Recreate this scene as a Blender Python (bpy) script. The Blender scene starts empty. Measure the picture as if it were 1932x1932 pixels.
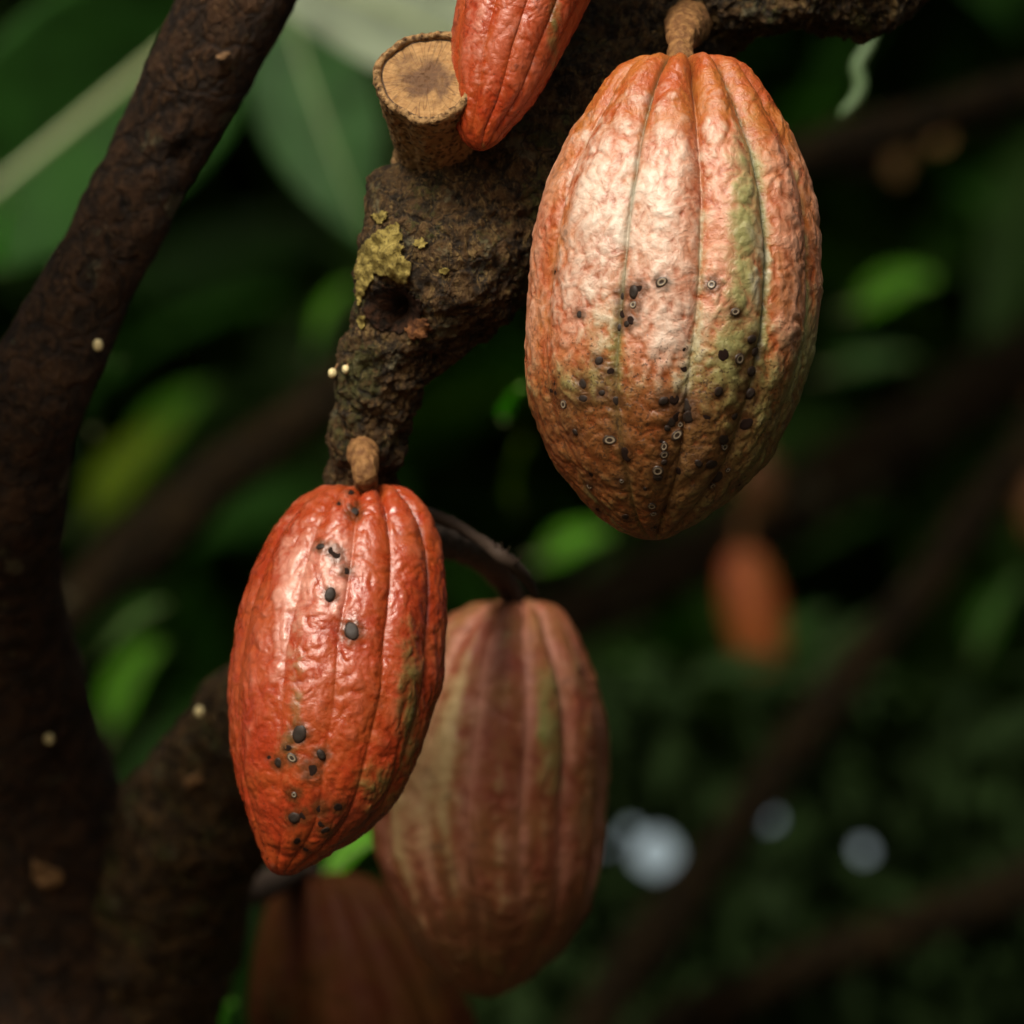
import bpy, math, random
import numpy as np
from mathutils import Vector, Matrix
from mathutils.bvhtree import BVHTree

# ------------------------------------------------------------------ camera, sky, sun, exposure
SC = bpy.context.scene
COL = SC.collection
CAMZ, D0, FRAME = 1.5, 2.4, 0.42            # eye height, distance of the pods, width of the view there (metres)
cam_d = bpy.data.cameras.new("camera"); cam = bpy.data.objects.new("camera", cam_d); COL.objects.link(cam)
PITCH = 9                                   # the photographer looks slightly up into the tree
cam.location = (0, 0, CAMZ); cam.rotation_euler = (math.radians(90 + PITCH), 0, 0)
cam_d.sensor_width = 36; cam_d.lens = 36 * D0 / FRAME
cam_d.clip_start = 0.05; cam_d.clip_end = 400
cam_d.dof.use_dof = True; cam_d.dof.focus_distance = 2.375
cam_d.dof.aperture_fstop = (cam_d.lens / 1000) / 0.032
cam_d.dof.aperture_blades = 0
SC.camera = cam

SUN_EL, SUN_AZ = 38, 200                    # azimuth clockwise from +Y
w = bpy.data.worlds.new("World"); SC.world = w; w.use_nodes = True
nt = w.node_tree; bg = nt.nodes["Background"]
sky = nt.nodes.new("ShaderNodeTexSky"); sky.sky_type = 'NISHITA'; sky.sun_disc = False
sky.dust_density = 6.0; sky.ozone_density = 0.3; sky.sun_elevation = math.radians(SUN_EL); sky.sun_rotation = math.radians(SUN_AZ)
nt.links.new(sky.outputs[0], bg.inputs[0]); bg.inputs[1].default_value = 0.15
sd = bpy.data.lights.new("sun", 'SUN'); sd.energy = 3.6; sd.angle = math.radians(22); sd.color = (1.0, 0.92, 0.81)
sun = bpy.data.objects.new("sun", sd); COL.objects.link(sun)
az, el = math.radians(SUN_AZ), math.radians(SUN_EL)
sdir = Vector((math.sin(az) * math.cos(el), math.cos(az) * math.cos(el), math.sin(el)))
sun.rotation_euler = sdir.to_track_quat('Z', 'Y').to_euler(); sun.location = sdir * 20

SC.view_settings.view_transform = 'Standard'; SC.view_settings.look = 'None'
SC.view_settings.gamma = 1; SC.view_settings.exposure = 0.15
SC.render.engine = 'CYCLES'
SC.cycles.use_denoising = True
SC.cycles.max_bounces = 5
SC.cycles.sample_clamp_indirect = 4

rng = np.random.default_rng(7); random.seed(7)
TILT = Matrix.Translation((0, 0, CAMZ)) @ Matrix.Rotation(math.radians(PITCH), 4, 'X') @ Matrix.Translation((0, 0, -CAMZ))
sdir_c = np.array(TILT.to_3x3().inverted() @ sdir)      # the sun seen from the camera's own frame, in which the scene is laid out

# ------------------------------------------------------------------ helpers
def P(px, py, d):                           # a sight line of the photograph (1932 px wide) at distance d
    s = FRAME / 1932 * d / D0
    return Vector(((px - 966) * s, d, CAMZ - (py - 966) * s))
def S(d=D0): return FRAME / 1932 * d / D0

_perm = np.random.default_rng(3).permutation(256).astype(np.int64); _perm = np.concatenate([_perm, _perm, _perm])
_g = np.random.default_rng(4).normal(size=(256, 3)); _g /= np.linalg.norm(_g, axis=1)[:, None]
def noise(p):
    p = np.asarray(p, float); i = np.floor(p).astype(np.int64); f = p - i; i &= 255
    u = f * f * f * (f * (f * 6 - 15) + 10)
    out = 0
    for dx in (0, 1):
        for dy in (0, 1):
            for dz in (0, 1):
                h = _perm[_perm[_perm[(i[:, 0] + dx) & 255] + ((i[:, 1] + dy) & 255)] + ((i[:, 2] + dz) & 255)] & 255
                v = (_g[h] * (f - np.array([dx, dy, dz]))).sum(1)
                wt = (u[:, 0] if dx else 1 - u[:, 0]) * (u[:, 1] if dy else 1 - u[:, 1]) * (u[:, 2] if dz else 1 - u[:, 2])
                out = out + wt * v
    return out
def fbm(p, o=4, lac=2.03, gain=.5):
    a, t, q = 1, 0, np.asarray(p, float)
    for k in range(o): t = t + a * noise(q + k * 17.3); q = q * lac; a *= gain
    return t
def sstep(a, b, x): t = np.clip((x - a) / (b - a), 0, 1); return t * t * (3 - 2 * t)

def catmull(pts, n):
    pts = np.asarray(pts, float); m = len(pts)
    t = np.concatenate([[0], np.cumsum(np.linalg.norm(np.diff(pts[:, :3], axis=0), axis=1))])
    q = np.linspace(0, t[-1], n); out = np.zeros((n, pts.shape[1]))
    tan = np.zeros_like(pts)
    for k in range(m):
        a, b = max(k - 1, 0), min(k + 1, m - 1); tan[k] = (pts[b] - pts[a]) / (t[b] - t[a])
    k = np.clip(np.searchsorted(t, q, side='right') - 1, 0, m - 2)
    hh = (t[k + 1] - t[k]); s = (q - t[k]) / hh
    h00, h10, h01, h11 = 2*s**3-3*s**2+1, s**3-2*s**2+s, -2*s**3+3*s**2, s**3-s**2
    return h00[:, None]*pts[k] + (h10*hh)[:, None]*tan[k] + h01[:, None]*pts[k+1] + (h11*hh)[:, None]*tan[k+1]

def link(name, me, mat=None, parent=None, smooth=True):
    o = bpy.data.objects.new(name, me); COL.objects.link(o)
    if mat: me.materials.append(mat)
    if smooth and len(me.polygons): me.polygons.foreach_set("use_smooth", [True] * len(me.polygons))
    if parent: o.parent = parent; o.matrix_parent_inverse = Matrix.Translation(-parent.location)
    return o
def mesh(verts, faces):
    me = bpy.data.meshes.new("m"); me.from_pydata(np.asarray(verts).tolist(), [], faces); me.update()
    n = len(me.loop_triangles); me.calc_loop_triangles(); n = len(me.loop_triangles)
    ix = np.empty(n * 3, np.int32); me.loop_triangles.foreach_get("vertices", ix); v = np.asarray(verts, float)[ix.reshape(-1, 3)]
    v = v - v.reshape(-1, 3).mean(0)
    if (np.cross(v[:, 0], v[:, 1]) * v[:, 2]).sum() < 0: me.flip_normals()
    return me
def attr(me, name, vals):
    a = me.attributes.new(name, 'FLOAT', 'POINT'); a.data.foreach_set("value", np.asarray(vals, np.float32))
def grid_faces(nu, nv, wrap=True):          # nu rings of nv points
    i = np.arange(nu - 1)[:, None]; j = np.arange(nv if wrap else nv - 1)[None, :]; j2 = (j + 1) % nv
    return np.stack([(i*nv+j), (i*nv+j2), ((i+1)*nv+j2), ((i+1)*nv+j)], -1).reshape(-1, 4).tolist()
def thing(name, label, cat, loc, group=None):
    o = bpy.data.objects.new(name, None); COL.objects.link(o); o.location = loc; o.empty_display_size = .02
    return tag(o, label, cat, group)
def tag(o, label, cat, group=None, kind=None):
    o["label"] = label; o["category"] = cat
    if group: o["group"] = group
    if kind: o["kind"] = kind
    return o
def bvh(o):
    me = o.data; n = len(me.vertices); co = np.empty(n * 3); me.vertices.foreach_get("co", co); co = co.reshape(-1, 3)
    return BVHTree.FromPolygons([tuple(c) for c in co], [tuple(p.vertices) for p in me.polygons])
def hit(tree, px, py):
    o = Vector((0, 0, CAMZ)); d = (P(px, py, 1) - o).normalized()
    return tree.ray_cast(o, d, 20)[:2]

def frames(c):
    t = np.gradient(c, axis=0); t /= np.linalg.norm(t, axis=1)[:, None]
    ref = np.array([0, -1., 0]); n = ref - t[0] * (ref @ t[0]); n /= np.linalg.norm(n); N = [n]
    for k in range(1, len(c)):
        n = N[-1] - t[k] * (N[-1] @ t[k]); N.append(n / np.linalg.norm(n))
    N = np.array(N); return t, N, np.cross(t, N)
def tube_pts(pts, rows, nv, disp=None, close=False):
    """pts: rows of x,y,z,r in metres. disp(pos, normal)->radial offset"""
    q = catmull(pts, rows); c, r = q[:, :3], np.maximum(q[:, 3], 1e-5)
    t, N, B = frames(c)
    a = np.linspace(0, 2*math.pi, nv, endpoint=False)
    n = N[:, None, :]*np.cos(a)[None, :, None] + B[:, None, :]*np.sin(a)[None, :, None]
    v = c[:, None, :] + n * r[:, None, None]
    v = v.reshape(-1, 3); n = n.reshape(-1, 3)
    if disp is not None: v = v + n * disp(v, n)[:, None]
    return v
def tube(pts, rows, nv, disp=None, cap=True):
    v = tube_pts(pts, rows, nv, disp); f = grid_faces(rows, nv)
    if cap:
        f.append(list(range(nv))[::-1]); f.append(list(range((rows-1)*nv, rows*nv)))
    return mesh(v, f)
def pix(lst): return [(*P(a, b, d), r * S(d)) for a, b, d, r in lst]

# ------------------------------------------------------------------ materials
class M:
    def __init__(s, name):
        s.m = bpy.data.materials.new(name); s.m.use_nodes = True; s.t = s.m.node_tree
        s.b = s.t.nodes["Principled BSDF"]; s.out = s.t.nodes["Material Output"]
    def n(s, kind, **kw):
        x = s.t.nodes.new(kind)
        for k, v in kw.items(): setattr(x, k, v)
        return x
    def l(s, a, b): s.t.links.new(a, b)
    def coord(s, scale=(1, 1, 1), rot=(0, 0, 0)):
        c = s.n("ShaderNodeTexCoord"); m = s.n("ShaderNodeMapping"); m.inputs["Scale"].default_value = scale; m.inputs["Rotation"].default_value = rot
        s.l(c.outputs["Object"], m.inputs[0]); return m.outputs[0]
    def noise(s, vec, scale, detail=4, rough=.55, dist=0):
        x = s.n("ShaderNodeTexNoise"); x.inputs["Scale"].default_value = scale; x.inputs["Detail"].default_value = detail
        x.inputs["Roughness"].default_value = rough; x.inputs["Distortion"].default_value = dist
        if vec: s.l(vec, x.inputs["Vector"])
        return x.outputs["Fac"]
    def vor(s, vec, scale, feature='F1'):
        x = s.n("ShaderNodeTexVoronoi", feature=feature); x.inputs["Scale"].default_value = scale
        if vec: s.l(vec, x.inputs["Vector"])
        return x.outputs["Distance"]
    def ramp(s, fac, a, b, lo=0, hi=1):
        x = s.n("ShaderNodeMapRange", interpolation_type='SMOOTHSTEP'); s.l(fac, x.inputs[0])
        for k, v in zip((1, 2, 3, 4), (a, b, lo, hi)): x.inputs[k].default_value = v
        return x.outputs[0]
    def math(s, op, a, b):
        x = s.n("ShaderNodeMath", operation=op)
        for k, v in ((0, a), (1, b)):
            if isinstance(v, (int, float)): x.inputs[k].default_value = v
            else: s.l(v, x.inputs[k])
        return x.outputs[0]
    def mix(s, fac, a, b, mode='MIX'):
        x = s.n("ShaderNodeMix", data_type='RGBA', blend_type=mode)
        for k, v in ((0, fac), (6, a), (7, b)):
            if isinstance(v, (int, float)): x.inputs[k].default_value = v
            elif isinstance(v, tuple): x.inputs[k].default_value = (*v, 1)
            else: s.l(v, x.inputs[k])
        return x.outputs[2]
    def at(s, name):
        x = s.n("ShaderNodeAttribute", attribute_name=name); return x.outputs["Fac"]
    def bump(s, h, dist, strength=1, prev=None):
        x = s.n("ShaderNodeBump"); x.inputs["Distance"].default_value = dist; x.inputs["Strength"].default_value = strength
        s.l(h, x.inputs["Height"])
        if prev: s.l(prev, x.inputs["Normal"])
        return x.outputs[0]
    def fin(s, color=None, rough=.6, normal=None, spec=.5, **kw):
        if color is not None:
            if isinstance(color, tuple): s.b.inputs["Base Color"].default_value = (*color, 1)
            else: s.l(color, s.b.inputs["Base Color"])
        if isinstance(rough, (int, float)): s.b.inputs["Roughness"].default_value = rough
        else: s.l(rough, s.b.inputs["Roughness"])
        s.b.inputs["Specular IOR Level"].default_value = spec
        if normal: s.l(normal, s.b.inputs["Normal"])
        for k, v in kw.items(): s.b.inputs[k.replace('_', ' ')].default_value = v
        return s.m

def bark_mat(name, dark, mid, light, moss, moss_amt, sc=1.0):
    m = M(name); c = m.coord()
    wn = m.n("ShaderNodeTexNoise"); wn.inputs["Scale"].default_value = 90*sc; m.l(c, wn.inputs["Vector"])
    wv = m.n("ShaderNodeVectorMath", operation='MULTIPLY_ADD'); m.l(wn.outputs["Color"], wv.inputs[0]); wv.inputs[1].default_value = (.012/sc,)*3; m.l(c, wv.inputs[2])
    n1 = m.noise(c, 38*sc, 6, .62); n2 = m.noise(c, 140*sc, 6, .62, .6); n3 = m.noise(c, 420*sc, 5, .65); v = m.vor(wv.outputs[0], 75*sc, 'DISTANCE_TO_EDGE')
    fl = m.noise(m.coord((1, 1, .35), (0, .6, 0)), 300*sc, 4, .7, 1.5)
    col = m.mix(m.ramp(n2, .38, .62), dark, mid)
    col = m.mix(m.ramp(fl, .50, .68, 0, .9), col, light)
    ms = m.math('ADD', m.math('MULTIPLY', n1, .7), m.math('MULTIPLY', n3, .3))
    col = m.mix(m.ramp(ms, .62 - moss_amt, .70 - moss_amt, 0, .8), col, moss)
    col = m.mix(m.ramp(m.math('ADD', m.noise(c, 60*sc, 3, .5), m.math('MULTIPLY', n3, .25)), .76, .82, 0, .55), col, (.17, .16, .09))
    col = m.mix(m.ramp(m.noise(c, 750*sc, 4, .7), .60, .72, 0, .5), col, (.30, .21, .10))
    col = m.mix(m.ramp(v, .0, .05, .75, 0), col, tuple(x * .5 for x in dark))
    h = m.math('ADD', n2, m.math('ADD', m.math('MULTIPLY', n3, .5), m.math('MULTIPLY', fl, .5)))
    nb = m.bump(h, .009/sc, 1.0); nb = m.bump(m.ramp(v, 0, .10), .002/sc, .7, nb)
    return m.fin(col, .8, nb, .3)
BARK = bark_mat("mossy_bark", (.015, .009, .003), (.098, .052, .016), (.20, .130, .044), (.060, .062, .012), .09)
LIMB = bark_mat("smooth_limb_bark", (.018, .009, .003), (.066, .029, .009), (.098, .048, .016), (.030, .030, .008), .0, .7)
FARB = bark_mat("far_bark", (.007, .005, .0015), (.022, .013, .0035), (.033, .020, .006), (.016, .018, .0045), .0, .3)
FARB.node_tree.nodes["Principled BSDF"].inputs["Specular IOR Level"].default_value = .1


def leaf_mat(name, base, vein, trans=.35, rough=.38):
    m = M(name); c = m.coord()
    n = m.noise(c, 30, 3); col = m.mix(m.ramp(n, .35, .7), base, tuple(x * .62 for x in base))
    rib = m.at("rib"); col = m.mix(m.ramp(rib, .4, 1.0, 0, .9), col, vein)
    w = m.n("ShaderNodeTexWave", wave_type='BANDS', bands_direction='X'); w.inputs["Scale"].default_value = .5
    nb = m.bump(m.at("side"), .002, .6)
    m.fin(col, rough, nb, .5)
    tr = m.n("ShaderNodeBsdfTranslucent"); m.l(m.mix(1.0, col, (1.5, 1.6, .5), 'MULTIPLY'), tr.inputs[0])
    mx = m.n("ShaderNodeMixShader"); mx.inputs[0].default_value = trans
    m.l(m.b.outputs[0], mx.inputs[1]); m.l(tr.outputs[0], mx.inputs[2]); m.l(mx.outputs[0], m.out.inputs[0])
    m.t.nodes.remove(w)
    return m.m
LEAF_DARK = leaf_mat("dark_leaf", (.030, .072, .012), (.10, .16, .05), .35, .55)
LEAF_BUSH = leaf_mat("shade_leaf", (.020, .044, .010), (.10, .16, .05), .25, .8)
LEAF_DEEP = leaf_mat("deep_green_leaf", (.020, .080, .010), (.20, .30, .12), .3, .7)
LEAF_MID = leaf_mat("green_leaf", (.030, .115, .010), (.22, .32, .12), .35, .5)
LEAF_BRIGHT = leaf_mat("sunlit_leaf", (.13, .40, .02), (.2, .40, .06), .5)  # brightness of sunlit leaves is put into the base colour
LEAF_YELLOW = leaf_mat("sunlit_yellow_leaf", (.24, .38, .015), (.34, .38, .05), .5)  # sunlit yellow-green glow is put into the base colour
LEAF_SHEEN = leaf_mat("sky_sheen_leaf", (.30, .36, .25), (.34, .40, .22), .25, .35)  # sky sheen on the blade is painted as a pale base colour
LEAF_PALE = leaf_mat("glossy_leaf", (.038, .105, .030), (.13, .21, .08), .3, .6)

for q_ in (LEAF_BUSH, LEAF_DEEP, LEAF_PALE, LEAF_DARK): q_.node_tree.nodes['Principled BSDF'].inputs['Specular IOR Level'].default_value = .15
def pod_mat(name, red, pink, pale, green, brown, gloss, fine, fineb=1.0):
    m = M(name); c = m.coord()
    nf = m.noise(c, 420*fine, 5, .65, .5); nm = m.noise(c, 130*fine, 5, .62, 1.0); nl = m.noise(c, 34, 4, .6, .5)
    sp = m.noise(c, 900*fine, 3, .6)
    h = m.at("wrinkle")
    t = m.math('ADD', m.math('MULTIPLY', nf, .50), m.math('ADD', m.math('MULTIPLY', nm, .40), m.math('SUBTRACT', m.math('MULTIPLY', h, .45), .10)))
    inv = m.math('SUBTRACT', .95, t)
    def layer(col, mask, over, lo, hi, mx, src=t, k=.8):
        return m.mix(m.ramp(m.math('ADD', src, m.math('MULTIPLY', m.at(mask), k)), lo, hi, 0, mx), col, over)
    org = tuple(x * q for x, q in zip(red, (1.08, 1.75, 1.1)))
    col = m.mix(m.ramp(m.math('ADD', m.math('MULTIPLY', nl, .6), m.math('MULTIPLY', nm, .4)), .38, .62), red, org)
    col = layer(col, "pink", pink, .62, 1.30, 1.0)
    col = layer(col, "green", green, .66, 1.30, .9)
    col = layer(col, "pale", pale, .66, 1.42, .95)
    col = layer(col, "brown", brown, .66, 1.32, .85, inv)
    col = m.mix(m.ramp(m.math("ADD", nl, m.math("MULTIPLY", nf, .5)), .86, .98, 0, .55), col, tuple(x * .5 for x in brown))
    col = m.mix(m.ramp(inv, .52, .74, 0, .60), col, tuple(x * .55 for x in red))
    col = m.mix(m.ramp(m.math('ADD', sp, m.math('MULTIPLY', m.at("speck"), .16)), .70, .78, 0, .8), col, (.035, .016, .008))
    col = m.mix(m.ramp(m.math("ADD", m.at("stain"), m.math("MULTIPLY", m.math("SUBTRACT", nf, .5), .5)), .10, .62, 0, .8), col, (.060, .022, .006))
    col = m.mix(m.at("line"), col, tuple(x * .30 for x in green))
    nb = m.bump(nm, .0022, .55 * fineb); nb = m.bump(nf, .0012, .6 * fineb, nb)
    rg = m.math('ADD', m.ramp(nm, .3, .7, gloss - .10, gloss + .10), m.ramp(nl, .45, .7, 0, .22))
    return m.fin(col, rg, nb, .5)

# ------------------------------------------------------------------ ground, sky-side foliage (setting, and leaves added for shade)
def build_ground():
    n = 60; x = np.linspace(-60, 60, n); y = np.linspace(-60, 60, n)
    X, Y = np.meshgrid(x, y); Z = .15 * noise(np.stack([X.ravel()*.3, Y.ravel()*.3, 0*X.ravel()], 1)) - .05
    me = mesh(np.stack([X.ravel(), Y.ravel(), Z], 1), grid_faces(n, n, False))
    m = M("leaf_litter"); c = m.coord(); a = m.noise(c, 6, 6); b = m.vor(c, 14)
    col = m.mix(m.ramp(a, .35, .65), (.03, .018, .009), (.075, .045, .02)); col = m.mix(m.ramp(b, .1, .5, .5, 0), col, (.05, .06, .018))
    o = link("ground", me, m.fin(col, .95, m.bump(a, .03, .6), .2)); o["kind"] = "structure"; o["label"] = "dark forest floor of leaf litter"; o["category"] = "ground"
build_ground()

def blade(L, W, n=6, k=2, fold=.25, droop=.35, tip=1.0):
    """points of a pointed leaf blade along +x, normal +z"""
    vs, fs, rib, side = [], [], [], []
    for i in range(n + 1):
        t = i / n; wd = W * (math.sin(math.pi * min(t, .999) ** .85) ** .8) * (1 - .25 * t)
        for j in range(-k, k + 1):
            u = j / k; vs.append((L * t, wd * .5 * u, -droop * L * t * t + fold * wd * .5 * abs(u) + .02 * L * math.sin(9 * t) * abs(u)))
            rib.append(max(0, 1 - abs(u) * k * 1.0) if k > 1 else 0); side.append(.5 + .5 * math.sin(t * 40 - abs(u) * 6))
    m = 2 * k + 1
    for i in range(n):
        for j in range(2 * k): fs.append((i*m+j, i*m+j+1, (i+1)*m+j+1, (i+1)*m+j))
    return np.array(vs), fs, rib, side

def foliage(name, label, centres, size, mats, seed, tilt=1.0, gaps=()):
    fine = [blade(1, .40, 18, 3, .25, d)[0] for d in (.15, .35, .6)]
    r = np.random.default_rng(seed); V, F, R, Sd, MI = [], [], [], [], []; off = 0
    protos = [blade(1, .40, 5, 1, .25, d) for d in (.15, .35, .6)]
    for c in centres:
        pi_ = r.integers(3); v, f, rb, sdv = protos[pi_]; L = size * r.uniform(.6, 1.3)
        yaw, pit, rol = r.uniform(0, 2*math.pi), r.normal(.35, .45) * tilt, r.normal(0, .5) * tilt
        R3 = np.array((Matrix.Rotation(yaw, 3, 'Z') @ Matrix.Rotation(pit, 3, 'Y') @ Matrix.Rotation(rol, 3, 'X')))
        if gaps:
            q = (fine[pi_] * L) @ R3.T + c; k_ = S(q[:, 1]); qx = 966 + q[:, 0] / k_; qy = 966 - (q[:, 2] - CAMZ) / k_
            if any((((qx - a) / b)**2 + ((qy - e) / b)**2).min() < 1 for a, e, b in gaps): continue
        V.append((v * L) @ R3.T + c); F += [tuple(i + off for i in q) for q in f]; R += [0.] * len(v); Sd += sdv
        MI += [int(r.choice(len(mats), p=[m[1] for m in mats]))] * len(f); off += len(v)
    me = mesh(np.concatenate(V), F); attr(me, "rib", R); attr(me, "side", Sd)
    o = link(name, me)
    for m, _ in mats: me.materials.append(m)
    me.polygons.foreach_set("material_index", MI)
    return tag(o, label, "foliage", None, "stuff")

# small gaps where the sky glints through: in a bush close behind, and wider ones in the thicket beyond it
GLINTS = [(1188, 1566, 9), (1238, 1608, 37), (1450, 1540, 14), (1630, 1605, 13), (1146, 1596, 8)]
r_ = np.random.default_rng(11)
thick = [np.array((r_.uniform(-3.6, 3.6), r_.uniform(7, 9.6), r_.uniform(-.3, 4.2))) for _ in range(19000)]
foliage("thicket_foliage", "deep dark green mass of leaves closing the view far behind", thick, .36, [(LEAF_DARK, .65), (LEAF_MID, .35)], 12, 1.0, [(a, b, 90 if q > 30 else 74) for a, b, q in GLINTS])
bush = [np.array(P(r_.uniform(960, 1990), r_.uniform(1285, 1980), r_.uniform(4.7, 5.3))) for _ in range(14500)]
foliage("bush_foliage", "dark leafy bush with small gaps where pale sky glints through", bush, .07, [(LEAF_BUSH, 1.0)], 13, 1.0, GLINTS)
ov = []  # unseen bough added on the sun's side to shade the lower left
for _ in range(430):
    t_ = r_.uniform(.70, 1.0); ov.append(np.array(P(r_.normal(160, 230), r_.normal(1650, 210), 2.78)) + sdir_c * t_)
foliage("added_shade_foliage", "unseen leafy bough added to shade the lower left of the tree", ov, .13, [(LEAF_DARK, .5), (LEAF_MID, .5)], 14, 1.0)
r_ = np.random.default_rng(21)
can = [np.array((r_.uniform(-6, 6), y, r_.uniform(2.75, 4.6))) for y in r_.uniform(2.3, 10, 3500)]
can = [c for c in can if c[1] > 2.3 + (c[2] - 2.75) * -.35]
foliage("canopy_foliage", "leafy canopy spreading overhead and shading the trees behind", can, .40, [(LEAF_DARK, .6), (LEAF_MID, .4)], 22, .6)
sid = [np.array((sx * r_.uniform(2.0, 4.5), r_.uniform(1.5, 8), r_.uniform(0, 3.6))) for sx in (-1, 1) for _ in range(2600)]
sid = [c for c in sid if not (c[0] < 0 and c[1] < 4.5)]
for _ in range(16000):                       # unseen leaf dome added to block sky light, open towards the sun
    d = r_.normal(size=3); d /= np.linalg.norm(d)
    if d[2] < .0 or d[1] > .35: continue
    if d @ sdir_c > math.cos(math.radians(36)): continue
    sid.append(np.array((0, 2.4, 1.4)) + d * r_.uniform(3.6, 5.5))
foliage("side_sky_block_foliage", "leafy undergrowth at the sides and unseen leaves added to block the sky", sid, .34, [(LEAF_DARK, .7), (LEAF_MID, .3)], 23)

# ------------------------------------------------------------------ the cacao tree
def bark_disp(a, f, seed, dents=()):
    def fn(v, n):
        q = v * f + seed
        d = a * (fbm(q * .35, 3) * 1.3 + .7 * (.45 - np.abs(fbm(q * np.array([1, 1, .8]), 4)))) + a * .28 * fbm(q * 4.1, 3)
        for (c, s, k) in dents: d = d + k * np.exp(-((v - np.array(c))**2).sum(1) / (s * s))
        return d
    return fn
tree = thing("cacao_tree", "cacao tree with mossy brown forked limbs and a sawn stub", "tree", P(180, 1900, 2.62))
K = S()
trunk_pts = pix([(1440, -230, 2.52, 195), (1270, -10, 2.505, 168), (1110, 170, 2.482, 150), (950, 350, 2.46, 152), (830, 510, 2.452, 152), (758, 630, 2.457, 100),
                 (706, 760, 2.47, 68), (683, 890, 2.49, 60), (664, 1030, 2.54, 66), (600, 1220, 2.65, 90), (490, 1370, 2.74, 112), (400, 1490, 2.80, 125), (310, 1640, 2.86, 160), (220, 1820, 2.92, 210)])
def near(px, py, d): return tuple(P(px, py, d))
dents = [(near(742, 585, 2.428), .0105, -.020), (near(700, 560, 2.455), .006, -.006), (near(770, 640, 2.44), .006, .006), (near(720, 355, 2.44), .016, .007),
         (near(740, 350, 2.45), .014, .008), (near(925, 320, 2.43), .005, -.008), (near(680, 660, 2.46), .005, .005), (near(860, 460, 2.43), .02, .006),
         (near(1000, 260, 2.45), .012, .006)]
trunk = link("limb", tube(trunk_pts, 900, 300, bark_disp(.0068, 80, 3.1, dents)), BARK, tree)
T_BVH = bvh(trunk)
left_pts = pix([(560, -230, 2.53, 104), (442, 0, 2.53, 101), (317, 250, 2.54, 86), (240, 400, 2.54, 82), (132, 600, 2.55, 86), (70, 730, 2.56, 95), (22, 900, 2.60, 105),
                (2, 1050, 2.66, 115), (5, 1200, 2.72, 128), (30, 1400, 2.80, 158), (60, 1580, 2.86, 195), (90, 1800, 2.92, 270), (120, 2100, 2.95, 330), (120, 3200, 2.98, 420), (120, 7000, 3.0, 600)])
ldents = [(near(345, 290, 2.52), .006, -.006), (near(330, 262, 2.52), .005, .004), (near(420, 110, 2.51), .005, .003), (near(285, 440, 2.52), .007, .003)]
limb = link("limb", tube(left_pts, 700, 160, bark_disp(.0030, 45, 8.7, ldents)), LIMB, tree); limb["label"] = "smoother brown limb leaning across the upper left"
L_BVH = bvh(limb)
spur_pts = pix([(1180, -60, 2.51, 90), (1320, -70, 2.49, 122), (1450, -72, 2.485, 128), (1580, -66, 2.49, 130), (1670, -60, 2.50, 108), (1725, -58, 2.505, 72), (1765, -58, 2.51, 25)])
spur = link("spur", tube(spur_pts, 330, 220, bark_disp(.0075, 85, 5.5)), BARK, tree)

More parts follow.
